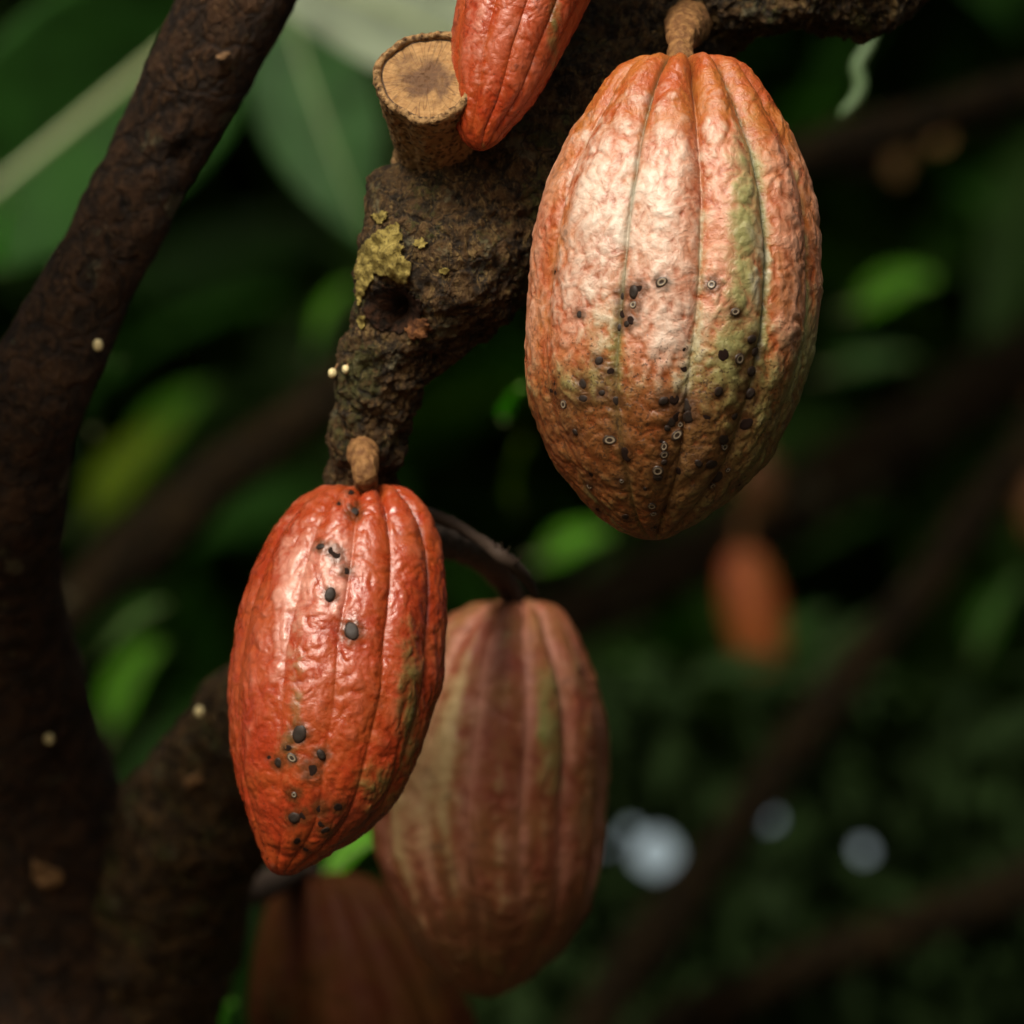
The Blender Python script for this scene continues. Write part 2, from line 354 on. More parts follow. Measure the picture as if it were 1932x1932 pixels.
# sawn stub with its pale face
def stub():
    top = Vector(P(806, 148, 2.395)); base = Vector(P(838, 350, 2.475)); ax = (top - base).normalized()
    n = Vector((-.12, -.90, .42)).normalized(); R = 99 * K
    nv, rows = 260, 90; u = n.cross(Vector((0, 0, 1))).normalized(); v = u.cross(n)
    a = np.linspace(0, 2*math.pi, nv, endpoint=False); V = []
    ring = 1 + .045 * np.sin(3*a + 1) + .02 * np.sin(7*a) + .03 * noise(np.stack([np.cos(a)*3, np.sin(a)*3, 0*a + 4], 1))
    for i in range(rows):
        t = i / (rows - 1); c = base.lerp(top, t); rr = R * (.80 + .20 * t - .06 * math.sin(math.pi * t) + .9 * max(0, .32 - t))
        for k in range(nv): V.append(np.array(c) + rr * ring[k] * (math.cos(a[k]) * np.array(u) + math.sin(a[k]) * np.array(v)))
    V = np.array(V); cn = V - np.repeat(np.array([base.lerp(top, i / (rows-1)) for i in range(rows)]), nv, 0); cn /= np.linalg.norm(cn, axis=1)[:, None]
    str_ = np.tile(noise(np.stack([np.cos(a)*4, np.sin(a)*4, 0*a], 1)), rows)
    V = V + cn * (.0016 * fbm(V * 260, 3) + .0012 * str_)[:, None]
    # bark rim folding inwards over the cut
    ringF = [(1.0, .0), (.985, .0022), (.93, .0032), (.87, .0030), (.85, .0015), (.845, -.001)]
    rimn = noise(np.stack([np.cos(a)*9, np.sin(a)*9, 0*a], 1))
    W = []
    for f_, h_ in ringF[1:]:
        for k in range(nv): W.append(np.array(top) + R * f_ * ring[k] * (math.cos(a[k]) * np.array(u) + math.sin(a[k]) * np.array(v)) + np.array(n) * (h_ * (1 + .8 * rimn[k])))
    W = np.array(W); W = W + np.array(n)[None, :] * (.0007 * fbm(W * 700, 2))[:, None]
    me = mesh(np.concatenate([V, W]), grid_faces(rows + len(ringF) - 1, nv))
    m = M("stub_bark"); c = m.coord(); a1 = m.noise(c, 260, 5, .65); a2 = m.vor(c, 420)
    col = m.mix(m.ramp(a1, .36, .66), (.035, .018, .008), (.18, .095, .035)); col = m.mix(m.ramp(a2, .25, .6, 0, .6), col, (.36, .22, .09))
    o = link("cut_stub", me, m.fin(col, .8, m.bump(a1, .003, .9), .3), tree)
    # the wood disc
    F, V2 = [], []; nr = 70
    for i in range(nr):
        q = i / (nr - 1)
        for k in range(nv): V2.append(np.array(top) + R * .845 * q * ring[k] * (math.cos(a[k]) * np.array(u) + math.sin(a[k]) * np.array(v)) + np.array(n) * .0006)
    V2 = np.array(V2); rad = np.repeat(np.linspace(0, 1, nr), nv); V2 = V2 + np.array(n)[None] * (.0007 * fbm(V2 * 300, 3))[:, None]
    me2 = mesh(V2, grid_faces(nr, nv)); attr(me2, "rad", rad); aa = np.tile(a, nr); attr(me2, "crack", noise(np.stack([np.cos(aa)*7, np.sin(aa)*7, rad*1.3], 1)))
    m = M("sawn_wood"); c = m.coord(); r0 = m.at("rad"); nl = m.noise(c, 55, 4, .6, 1.0); nf = m.noise(c, 400, 4)
    wv = m.n("ShaderNodeMath", operation='SINE'); m.l(m.math('MULTIPLY', m.math('ADD', r0, m.math('MULTIPLY', nl, .12)), 60), wv.inputs[0])
    col = m.mix(m.ramp(nf, .3, .7), (.22, .115, .036), (.30, .175, .064)); col = m.mix(m.ramp(wv.outputs[0], 0, 1, 0, .25), col, (.20, .095, .03))
    st = m.math('ADD', nl, m.math('MULTIPLY', m.math('SUBTRACT', .72, r0), .50))
    col = m.mix(m.ramp(st, .46, .74, 0, .9), col, (.062, .026, .009)); col = m.mix(m.ramp(r0, .955, .985), col, (.03, .015, .007))
    ck = m.math('ABSOLUTE', m.at('crack'), 0)
    col = m.mix(m.ramp(ck, 0, .07, .55, 0), col, (.05, .022, .008)); sw = m.noise(m.coord((1, 1, 12), (0, .5, 0)), 90, 3); col = m.mix(m.ramp(sw, .5, .7, 0, .3), col, (.16, .08, .028))
    link("cut_face", me2, m.fin(col, .7, m.bump(nf, .0012, .7), .3), o)["label"] = "pale sawn end with a brown stained centre"
stub()

# flake of yellow lichen above the knot hole
def patch(name, poly, tree_bvh, step, lift, mat, parent, seed):
    from mathutils.geometry import intersect_point_line
    poly = np.array(poly, float); r = None
    x0, y0 = poly.min(0); x1, y1 = poly.max(0); xs = np.arange(x0, x1 + step, step); ys = np.arange(y0, y1 + step, step)
    idx = {}; V = []
    def inside(x, y):
        c = False; j = len(poly) - 1
        for i in range(len(poly)):
            if (poly[i, 1] > y) != (poly[j, 1] > y) and x < (poly[j, 0]-poly[i, 0])*(y-poly[i, 1])/(poly[j, 1]-poly[i, 1]) + poly[i, 0]: c = not c
            j = i
        return c
    for i, x in enumerate(xs):
        for j, y in enumerate(ys):
            w = noise(np.array([[x*.11, y*.11, seed], [x*.11, y*.11, seed + 9.5]])) * 9
            if inside(x + w[0], y + w[1]):
                loc, nor = hit(tree_bvh, x, y)
                if loc is None: continue
                idx[i, j] = len(V); V.append(np.array(loc) + np.array((-.25, -.9, .2)) * (lift * (1 + .9 * noise(np.array([[x*.05, y*.05, seed]]))[0])))
    F = [(idx[i, j], idx[i+1, j], idx[i+1, j+1], idx[i, j+1]) for (i, j) in idx if (i+1, j) in idx and (i, j+1) in idx and (i+1, j+1) in idx]
    o = link(name, mesh(V, F), mat, parent); s = o.modifiers.new("thickness", 'SOLIDIFY'); s.thickness = .0007; s.offset = 0
    return o
m = M("lichen"); c = m.coord(); a1 = m.noise(c, 260, 5, .65); a2 = m.noise(c, 900, 3)
col = m.mix(m.ramp(a1, .35, .65), (.13, .098, .020), (.27, .215, .058)); col = m.mix(m.ramp(a2, .52, .66, 0, .85), col, (.05, .036, .010))
LICH = m.fin(col, .85, m.bump(a1, .003, .8), .25)
patch("lichen_flake", [(751, 420), (759, 443), (762, 478), (779, 500), (774, 520), (768, 541), (741, 530), (711, 520), (694, 548), (676, 585), (670, 533), (671, 483), (687, 460), (711, 436)], T_BVH, 2.5, .0014, LICH, tree, 2.2)

for fl_ in ([(778, 452), (800, 446), (812, 460), (796, 474), (780, 468)], [(700, 404), (722, 396), (738, 408), (720, 424), (702, 420)], [(676, 596), (690, 590), (694, 612), (682, 626), (672, 612)], [(828, 508), (846, 502), (852, 516), (838, 524)]):
    patch("lichen_flake", fl_, T_BVH, 2.5, .0010, LICH, tree, 2.2 + fl_[0][0] * .1)
m = M("hole_shade_wood"); c = m.coord(); a1 = m.noise(c, 200, 5, .65); HOLE_SHADE = m.fin(m.mix(m.ramp(a1, .4, .7), (.008, .005, .003), (.045, .018, .007)), .9, m.bump(a1, .004, .9), .15)
patch("knot_hole_shade", [(684, 572), (706, 540), (738, 536), (774, 548), (800, 575), (795, 612), (762, 632), (716, 626), (690, 604)], T_BVH, 3, .0008, HOLE_SHADE, tree, 3.7)  # dark patch over the dent, the hole's inner shade painted as colour
m = M("rusty_wood"); c = m.coord(); a1 = m.noise(c, 260, 5, .65); RUST = m.fin(m.mix(m.ramp(a1, .4, .65), (.05, .018, .006), (.20, .082, .026)), .85, m.bump(a1, .004, .9), .2)
patch("rotten_wood_lump", [(764, 622), (780, 606), (806, 604), (820, 622), (806, 642), (776, 644)], T_BVH, 3, .0022, RUST, tree, 5.9)
# flower buds and pale chips on the bark
m = M("bud_cream"); BUD = m.fin((.55, .47, .24), .5, None, .4)
m = M("bud_stem"); BSTEM = m.fin((.20, .10, .035), .6)
def bud(px, py, d, r, root=None):
    c = P(px, py, d); rows = 14; q = [(*(c + Vector((0, 0, r*K*1.25*math.cos(t)))), r*K*math.sin(t)+1e-5) for t in np.linspace(.02, math.pi-.02, rows)]
    o = link("flower_bud", tube(q, 26, 18, lambda v, n: .22 * r * K * noise(v * 700)), BUD, tree)
    if root:
        e = P(*root); mid = (c + e) / 2 + Vector((.001, -.001, .002))
        link("bud_stem", tube([(*c, .0005), (*mid, .0004), (*e, .0006)], 14, 8), BSTEM, o)
bud(185, 651, 2.53, 10, (176, 668, 2.55)); bud(627, 704, 2.455, 8, (655, 668, 2.47)); bud(652, 697, 2.45, 7, (668, 660, 2.462))
bud(376, 1342, 2.66, 10, (400, 1368, 2.71)); bud(92, 1393, 2.74, 10, (96, 1412, 2.77))
m = M("torn_bark"); c = m.coord(); CHIP = m.fin(m.mix(m.ramp(m.noise(c, 300, 4), .35, .65), (.10, .05, .018), (.24, .135, .055)), .8)
patch("bark_chip", [(404, 112), (418, 103), (433, 98), (440, 104), (432, 114), (419, 116)], L_BVH, 3, .002, CHIP, tree, 4.4)
patch("bark_chip", [(348, 1484), (356, 1470), (382, 1463), (394, 1478), (372, 1488), (352, 1496)], T_BVH, 3, .004, CHIP, tree, 6.1)
patch("bark_chip", [(62, 1622), (98, 1634), (132, 1652), (122, 1676), (84, 1682), (64, 1660)], L_BVH, 4, .004, CHIP, tree, 7.1)

# small dark twig between the pods
tw = thing("twig", "small dark thorny twig between the hanging pods", "twig", P(905, 1010, 2.52))
m = M("twig_bark"); TW = m.fin((.03, .016, .008), .8)
link("stem", tube(pix([(740, 950, 2.51, 13), (850, 985, 2.52, 12), (905, 1018, 2.51, 11), (945, 1048, 2.50, 15), (985, 1082, 2.51, 12), (1010, 1120, 2.53, 7)]), 40, 12, lambda v, n: .0012 * noise(v * 500)), TW, tw)
for a, b, e, f in ((938, 1040, 930, 1018), (955, 1050, 962, 1030), (950, 1048, 946, 1022), (970, 1064, 985, 1048)):
    link("thorn", tube([(*P(a, b, 2.50), .0008), (*P(e, f, 2.495), .0001)], 6, 6), TW, tw)

# ------------------------------------------------------------------ pods
def pod_surface(prof, d, grooves, lobe, amp, freq, seed, rows=420, nv=440, wob=.085, puff=1.0, lobefade=.55):
    prof = np.array(prof, float); y = prof[:, 0]; c = (prof[:, 1] + prof[:, 2]) / 2; r = (prof[:, 2] - prof[:, 1]) / 2
    q = catmull(np.stack([y, r, 0*y, c], 1), rows); yy, rr, cc = q[:, 0], np.maximum(q[:, 1], .3), q[:, 3]
    dd = np.full(rows, d) if np.isscalar(d) else np.interp(yy, [y[0], y[-1]], d)
    k = S(d if np.isscalar(d) else d[0]); R = rr.max()
    th = np.linspace(-math.pi, math.pi, nv, endpoint=False)
    v01 = (yy - yy[0]) / (yy[-1] - yy[0])
    dr, dy = np.gradient(rr), np.gradient(yy); L = np.hypot(dr, dy); nr, ny = dy / L, -dr / L
    TH, VV = np.meshgrid(th, v01); RR = np.repeat(rr[:, None], nv, 1)
    wo = wob * noise(np.stack([VV.ravel()*3.1, 0*VV.ravel()+seed, 0*VV.ravel()], 1)).reshape(VV.shape)
    ga = np.array([g[0] for g in grooves]) * math.pi / 180; order = np.argsort(ga); ga = ga[order]
    dep = np.array([grooves[i][1] for i in order]); lin = np.array([grooves[i][2] for i in order]); stp = np.array([grooves[i][3] if len(grooves[i]) > 3 else 0 for i in order])
    T = (TH + wo - ga[0]) % (2*math.pi); gs = np.concatenate([ga - ga[0], [2*math.pi]])
    ix = np.clip(np.searchsorted(gs, T, side='right') - 1, 0, len(ga) - 1); nx = (ix + 1) % len(ga)
    wdt = gs[ix + 1] - gs[ix]; s = (T - gs[ix]) / wdt
    w0 = (1 - s); dl = dep[ix] * w0 + dep[nx] * s
    hump = np.sqrt(np.clip(1 - (2*s - 1)**2, 0, 1)); hump = .55 * hump + .45 * np.sin(math.pi * s)
    lobeh = (hump - 1) * dl * (1 - lobefade * sstep(.28, .72, VV) + .55 * (1 - sstep(.03, .16, VV))) + stp[ix] * (1 - s)**2 * .5
    dist = np.minimum(s, 1 - s) * wdt
    near_l = np.where(s < .5, lin[ix], lin[nx])
    line = np.exp(-(dist * RR / R / .016)**2) * near_l
    fade = np.clip(RR / (.30 * R), 0, 1)
    h = lobeh * (.45 * RR + .55 * R) * lobe * fade - line * .012 * R * fade
    X = cc[:, None] + RR * np.sin(TH); Yp = np.repeat(yy[:, None], nv, 1); Zd = -RR * np.cos(TH)
    H = h
    X = X + H * np.sin(TH) * nr[:, None]; Zd = Zd - H * np.cos(TH) * nr[:, None]; Yp = Yp + H * ny[:, None]
    pos = np.stack([(X - 966) * k, dd[:, None] + Zd * k, CAMZ - (Yp - 966) * k], -1)
    q = pos.reshape(-1, 3)
    f = q * freq + seed
    f2 = f + .5 * np.stack([noise(f*.7), noise(f*.7+31), noise(f*.7+57)], 1)
    wr = .55 * np.abs(noise(f2 * np.array([1, 1, .75]))) * 2 + .38 * np.abs(noise(f2 * np.array([2.1, 2.1, 1.5]) + 9)) * 2 + .20 * noise(f2 * 4.3)
    wr = wr * puff + (1 - puff) * .4 * fbm(f2, 3)
    broad = noise(f * .25 + 5)
    dn = (amp * (wr - .35) + amp * .9 * broad) * np.minimum(fade, 1).ravel() * (1 - .75 * np.minimum(line, 1).ravel())
    N = np.stack([np.sin(TH) * nr[:, None], -np.cos(TH) * nr[:, None], -ny[:, None] + 0*TH], -1).reshape(-1, 3)
    q = q + N * dn[:, None]
    info = dict(th=TH.ravel(), v=VV.ravel(), s=s.ravel(), line=line.ravel(), wr=np.clip(wr, 0, 1.4), dist=dist.ravel(), px=966 + q[:, 0] / S(q[:, 1]), py=966 - (q[:, 2] - CAMZ) / S(q[:, 1]), dl=dl.ravel(), lobe=ix.ravel())
    f = grid_faces(rows, nv); f.append(list(range(nv))[::-1]); f.append(list(range((rows-1)*nv, rows*nv)))
    return q, f, info
def pod(name, label, prof, d, grooves, lobe, amp, freq, seed, mat, masks, stalk, group=None, spotlist=(), streak=.6, smat=None, **kw):
    top = P(prof[0][1], prof[0][0], d if np.isscalar(d) else d[0])
    t = thing(name, label, "cacao pod", top, group)
    q, f, I = pod_surface(prof, d, grooves, lobe, amp, freq, seed, **kw)
    me = mesh(q, f); Mk = masks(I)
    st = np.zeros(len(q))
    for a, b, r0, kd in spotlist: st = np.maximum(st, np.exp(-((I["px"]-a)**2 + (I["py"]-b)**2) / (2.4*r0)**2) * (1 if kd != 'p' else .6) * (np.cos(I["th"]) > 0))
    sk = noise(np.stack([I["th"]*7 + seed, I["v"]*2.2, 0*I["v"] + seed], 1)); fk = fbm(q * 220 + seed, 3)
    for k_, g_ in (("pink", .38), ("green", -.22), ("pale", .25), ("brown", -.25)):
        if k_ in Mk: Mk[k_] = np.clip(Mk[k_] + g_ * streak * sk * (Mk[k_] > .02) + .18 * fk * (Mk[k_] > .05), 0, 1.4)
    Mk["stain"] = st * (.75 + .5 * noise(q * 400))
    for k in ("pink", "pale", "green", "brown", "speck", "stain"): attr(me, k, Mk.get(k, np.zeros(len(q))))
    ln = np.clip(.8 + .9 * noise(np.stack([I["v"]*9, I["lobe"]*3.7 + seed, 0*I["v"]], 1)), .1, 1) * (1 - .75 * sstep(.55, .8, I["v"]))
    attr(me, "line", np.clip(ln * I["line"] * Mk.get("linek", 1), 0, 1)); attr(me, "wrinkle", I["wr"])
    o = link("husk", me, mat, t)
    if stalk:
        link("stalk", tube(pix(stalk), 90, 60, lambda v, n: .0016 * fbm(v * np.array([260, 260, 120]), 4)), smat or STALK, t)
    return t, o
m = M("pod_stalk"); c = m.coord(); a1 = m.noise(c, 300, 5, .6); STALK = m.fin(m.mix(m.ramp(a1, .35, .65), (.10, .042, .012), (.20, .10, .032)), .75, m.bump(a1, .002, .7), .3)

def gauss(I, px, py, sx, sy): return np.exp(-((I["px"]-px)/sx)**2 - ((I["py"]-py)/sy)**2)

main_spots = [(1048,515,5,'p'),(1094,592,6,'d'),(1175,559,9,'d'),(1196,551,10,'d'),(1206,545,9,'d'),(1195,575,9,'r'),(1176,592,8,'d'),(1190,604,8,'d'),(1182,611,8,'d'),(1169,618,6,'d'),(1248,532,8,'r'),(1343,537,9,'r'),(1387,588,8,'r'),
 (1419,640,9,'d'),(1424,664,10,'d'),(1395,677,9,'r'),(1365,669,8,'p'),(1417,700,12,'d'),(1415,742,13,'d'),(1290,695,5,'p'),(1292,660,4,'p'),(1356,739,7,'d'),(1252,757,9,'d'),(1272,754,10,'d'),(1294,765,9,'d'),(1299,787,10,'d'),(1279,786,8,'d'),
 (1283,801,8,'r'),(1266,797,8,'d'),(1259,808,7,'d'),(1277,821,9,'r'),(1248,834,7,'d'),(1253,842,6,'r'),(1253,858,8,'r'),(1253,872,7,'d'),(1241,888,9,'r'),(1241,901,8,'d'),(1281,889,9,'p'),(1334,787,8,'p'),(1386,785,8,'d'),(1408,799,11,'d'),
 (1365,829,10,'d'),(1367,843,9,'r'),(1318,875,8,'d'),(1343,876,8,'d'),(1354,900,8,'r'),(1345,917,6,'r'),(1373,887,5,'r'),(1395,915,5,'d'),(1230,955,7,'r'),(1257,955,8,'d'),(1233,970,6,'r'),(1235,995,5,'d'),(1217,922,6,'r'),(1100,724,7,'d'),
 (1045,726,4,'p'),(1040,738,4,'p'),(1048,742,5,'d'),(1063,763,7,'r'),(1100,752,9,'d'),(1136,741,7,'d'),(1162,757,8,'d'),(1173,908,6,'r'),(1112,917,6,'r'),(1118,897,7,'p'),(1130,680,8,'d'),(1152,700,8,'d'),(1085,815,7,'d'),(1150,830,8,'r'),(1182,858,8,'d'),(1130,962,6,'d'),(1180,975,6,'r')]
red_spots = [(660,928,7,'p'),(641,949,5,'p'),(668,965,9,'d'),(604,1031,7,'d'),(626,1038,8,'d'),(634,1046,9,'d'),(652,1077,8,'d'),(623,1122,8,'d'),(663,1190,12,'d'),(565,1385,11,'d'),(542,1411,6,'d'),(551,1430,7,'r'),(525,1439,8,'d'),(508,1429,6,'p'),
 (606,1424,9,'d'),(587,1453,11,'d'),(573,1539,8,'d'),(555,1543,10,'d'),(555,1499,8,'r'),(603,1526,9,'d'),(638,1523,7,'d'),(614,1567,8,'d'),(607,1554,6,'p'),(560,1587,8,'p'),(577,1602,8,'p')]
MAIN = pod_mat("mottled_pod_skin", (.28, .056, .014), (.43, .222, .140), (.53, .46, .385), (.19, .20, .07), (.125, .044, .011), .34, .85, .9)
RED = pod_mat("red_pod_skin", (.245, .027, .007), (.32, .072, .034), (.46, .23, .17), (.10, .09, .025), (.075, .012, .005), .26, .7, .6)
DULL = pod_mat("dull_pod_skin", (.23, .056, .028), (.40, .165, .11), (.40, .29, .135), (.17, .19, .05), (.09, .035, .014), .45, .6)
DARKP = pod_mat("shaded_pod_skin", (.034, .008, .0025), (.070, .020, .008), (.05, .035, .015), (.03, .03, .011), (.02, .008, .004), .6, .7)  # shade on the lowest pod is put into this darkened skin
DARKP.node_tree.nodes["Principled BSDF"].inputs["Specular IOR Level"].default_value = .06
DULL.node_tree.nodes["Principled BSDF"].inputs["Specular IOR Level"].default_value = .3

def main_masks(I):
    v, s, px, py = I["v"], I["s"], I["px"], I["py"]
    mid = np.sin(math.pi * np.clip(s, 0, 1))
    pale = .95 * gauss(I, 1140, 370, 70, 190) + .9 * gauss(I, 1250, 390, 55, 190) + .6 * gauss(I, 1090, 570, 90, 130) + .65 * gauss(I, 1340, 300, 28, 200) + .55 * gauss(I, 1445, 500, 30, 170) + .5 * gauss(I, 1250, 640, 70, 110) + .35 * gauss(I, 1320, 650, 60, 130)
    pink = .85 * sstep(.06, .22, v) * (1 - sstep(.55, .82, v)) * (.55 + .45 * mid) + .25 * gauss(I, 1330, 500, 80, 260)
    green = .45 * sstep(.5, .7, v) + .9 * gauss(I, 1405, 420, 40, 230) + .85 * gauss(I, 1380, 760, 70, 170) + .5 * gauss(I, 1330, 900, 120, 90) + .5 * np.exp(-(I["dist"]/.05)**2) * (I["px"] > 1100) * sstep(.1, .3, v) + .7 * sstep(.75, 1, np.sin(I["th"])) * sstep(.35, .6, v) + .5 * gauss(I, 1130, 600, 40, 70) + .6 * gauss(I, 1110, 740, 60, 40)
    brown = .80 * sstep(.48, .80, v) + .5 * gauss(I, 1490, 430, 40, 260) + .4 * gauss(I, 1260, 850, 90, 130) + .4 * gauss(I, 1090, 800, 120, 90)
    speck = sstep(.45, .72, v) * 1.0
    return dict(pale=np.clip(pale, 0, 1.3) * .78, pink=pink * .8, green=np.clip(green, 0, 1), brown=brown, speck=speck, linek=.85)
prof_main = [(119, 1281, 1291), (116, 1270, 1304), (107, 1246, 1332), (106, 1205, 1375), (121, 1170, 1407), (150, 1140, 1431), (200, 1106, 1466), (300, 1048, 1515), (400, 1009, 1543), (500, 992, 1551), (600, 985, 1547),
             (700, 986, 1527), (770, 998, 1503), (830, 1020, 1474), (870, 1040, 1450), (917, 1075, 1407), (950, 1103, 1370), (985, 1142, 1322), (1005, 1180, 1284), (1016, 1210, 1258), (1019, 1228, 1246)]
g_main = [(-168, .13, 0), (-130, .10, 0), (-95, .12, .2), (-60, .09, .35), (-22, .10, .95), (9, .17, .25, .03), (38, .13, 1.0), (66, .09, .15), (100, .12, 0), (140, .12, 0)]
mainp, main_h = pod("cacao_pod", "largest pod, mottled orange pink and cream, dotted with dark scales, hanging in sharp focus", prof_main, 2.40, g_main, .80, .0018, 88, 1.7, MAIN, main_masks,
    [(1284, 135, 2.40, 26), (1285, 112, 2.40, 25), (1283, 90, 2.405, 22), (1287, 74, 2.412, 27), (1292, 58, 2.43, 37), (1299, 44, 2.46, 42), (1304, 34, 2.50, 40)], rows=560, nv=620, spotlist=main_spots)

def red_masks(I):
    v, s, px, py = I["v"], I["s"], I["px"], I["py"]; mid = np.sin(math.pi * np.clip(s, 0, 1))
    pink = .45 * (1 - sstep(.5, .85, v)) * (.4 + .6 * mid); pale = .85 * gauss(I, 635, 1080, 45, 120) + .8 * gauss(I, 555, 1080, 38, 120) + .4 * gauss(I, 525, 1250, 45, 120)
    green = .8 * gauss(I, 775, 1330, 28, 180) + .7 * gauss(I, 710, 1490, 50, 60) + .55 * gauss(I, 560, 1270, 20, 150) + .4 * gauss(I, 540, 1420, 25, 60)
    return dict(pink=pink, pale=pale, green=green, brown=.30 * sstep(.6, .95, v) + .6 * gauss(I, 670, 1540, 90, 60) + .5 * gauss(I, 800, 1250, 50, 250), speck=.5 * sstep(.6, .8, v), linek=.35)
prof_red = [(926, 684, 690), (922, 672, 704), (915, 640, 735), (917, 610, 760), (930, 578, 782), (960, 543, 810), (1000, 512, 829), (1045, 490, 840), (1100, 469, 846), (1160, 452, 848), (1220, 440, 845), (1280, 432, 840),
            (1340, 431, 823), (1400, 437, 803), (1450, 447, 784), (1500, 463, 758), (1540, 474, 726), (1570, 483, 690), (1600, 494, 640), (1620, 502, 606), (1635, 512, 578), (1643, 525, 560), (1645, 536, 548)]
g_red = [(-172, .12, 0), (-138, .10, 0), (-105, .12, .2), (-66, .10, .3), (-28, .09, .2), (1, .10, .2), (27, .13, .4), (58, .13, .6), (92, .10, 0), (140, .12, 0)]
redp, red_h = pod("cacao_pod", "bright red pod with black spots and glossy shoulders, tapering to a blunt tip", prof_red, (2.465, 2.44), g_red, .55, .0014, 100, 8.2, RED, red_masks,
    [(688, 945, 2.46, 22), (688, 920, 2.452, 22), (690, 897, 2.445, 24), (689, 876, 2.447, 26), (685, 856, 2.458, 29), (680, 838, 2.476, 30), (676, 815, 2.50, 28)], rows=460, nv=480, spotlist=red_spots)

def up_masks(I):
    v, s = I["v"], I["s"]; mid = np.sin(math.pi * np.clip(s, 0, 1))
    return dict(pink=.62 * (1 - sstep(.75, .95, v)) * (.4 + .6 * mid), pale=.55 * gauss(I, 900, 60, 25, 130) + .3 * gauss(I, 985, 40, 25, 100), green=.7 * gauss(I, 1045, 40, 16, 130) + .4 * gauss(I, 930, 285, 60, 25), brown=.3 * sstep(.7, .98, v), speck=.25 + 0*v, linek=.2)
prof_up = [(-330, 1130, 1136), (-328, 1095, 1165), (-310, 1040, 1215), (-250, 960, 1235), (-150, 893, 1208), (-60, 866, 1150), (0, 862, 1116), (60, 854, 1088), (110, 851, 1062), (160, 852, 1036), (200, 855, 1010), (230, 858, 985), (255, 863, 962), (275, 874, 944), (287, 888, 926), (292, 902, 914)]
g_up = [(-170, .12, 0), (-135, .10, 0), (-100, .12, 0), (-62, .10, .1), (-24, .13, .2), (6, .15, .3), (34, .14, .3), (62, .12, .2), (100, .10, 0), (140, .12, 0)]
pod("cacao_pod", "smaller glossy red pod pointing down in front of the sawn stub", prof_up, (2.42, 2.395), g_up, .72, .0008, 150, 4.4, RED, up_masks, [(1132, -320, 2.42, 22), (1140, -360, 2.43, 24), (1180, -400, 2.46, 30)], rows=420, nv=420)

def dull_masks(I):
    v, s = I["v"], I["s"]; mid = np.sin(math.pi * np.clip(s, 0, 1))
    return dict(pink=.75 * (1 - sstep(.6, .95, v)) * (1-mid*.75), pale=.45 * np.exp(-((s-.5)/.13)**2) * (1 - sstep(.6, .95, v)) + .8 * gauss(I, 800, 1480, 60, 200) + .5 * gauss(I, 850, 1340, 50, 120), green=.8 * gauss(I, 1035, 1380, 30, 170) + .5 * sstep(.6, .95, v), brown=1.1 * sstep(.45, .92, v), linek=.2)
prof_3 = [(1142, 962, 970), (1138, 940, 990), (1134, 905, 1025), (1150, 860, 1060), (1185, 815, 1085), (1240, 772, 1112), (1305, 738, 1133), (1375, 712, 1148), (1455, 698, 1152), (1530, 695, 1147), (1600, 702, 1141), (1671, 722, 1128), (1731, 746, 1108), (1784, 776, 1075), (1830, 814, 1030), (1866, 856, 984), (1886, 896, 942)]
g_3 = [(-172, .1, 0), (-138, .1, 0), (-105, .1, 0), (-66, .1, .1), (-32, .08, .1), (-8, .1, .1), (18, .1, .1), (40, .12, .3), (72, .1, 0), (120, .1, 0)]
pod("cacao_pod", "dull brownish pink pod out of focus behind the bright red one", prof_3, (2.70, 2.72), g_3, .60, .0018, 62, 2.9, DULL, dull_masks, [(966, 1160, 2.70, 20), (966, 1130, 2.70, 20), (950, 1095, 2.69, 24), (900, 1045, 2.64, 28), (800, 1010, 2.58, 34), (690, 985, 2.53, 38)], rows=300, nv=300, streak=1.8, smat=TW)
prof_4 = [(1660, 596, 602), (1655, 575, 625), (1648, 552, 668), (1662, 525, 715), (1700, 505, 762), (1760, 487, 812), (1840, 472, 860), (1930, 466, 898), (2050, 476, 915), (2170, 510, 900), (2280, 560, 850), (2350, 620, 790), (2380, 690, 730)]
pod("cacao_pod", "dark brown shadowed pod lowest in the cluster, cut by the bottom edge", prof_4, (3.02, 3.04), g_3, .60, .0010, 80, 6.9, DARKP, lambda I: dict(pink=.5 * gauss(I, 640, 1880, 60, 90), green=.4 * gauss(I, 520, 1900, 60, 100), linek=.2), [(600, 1680, 3.02, 22), (585, 1652, 3.02, 22), (555, 1645, 3.0, 24), (500, 1670, 2.95, 28), (400, 1700, 2.9, 36)], rows=260, nv=260, smat=TW)

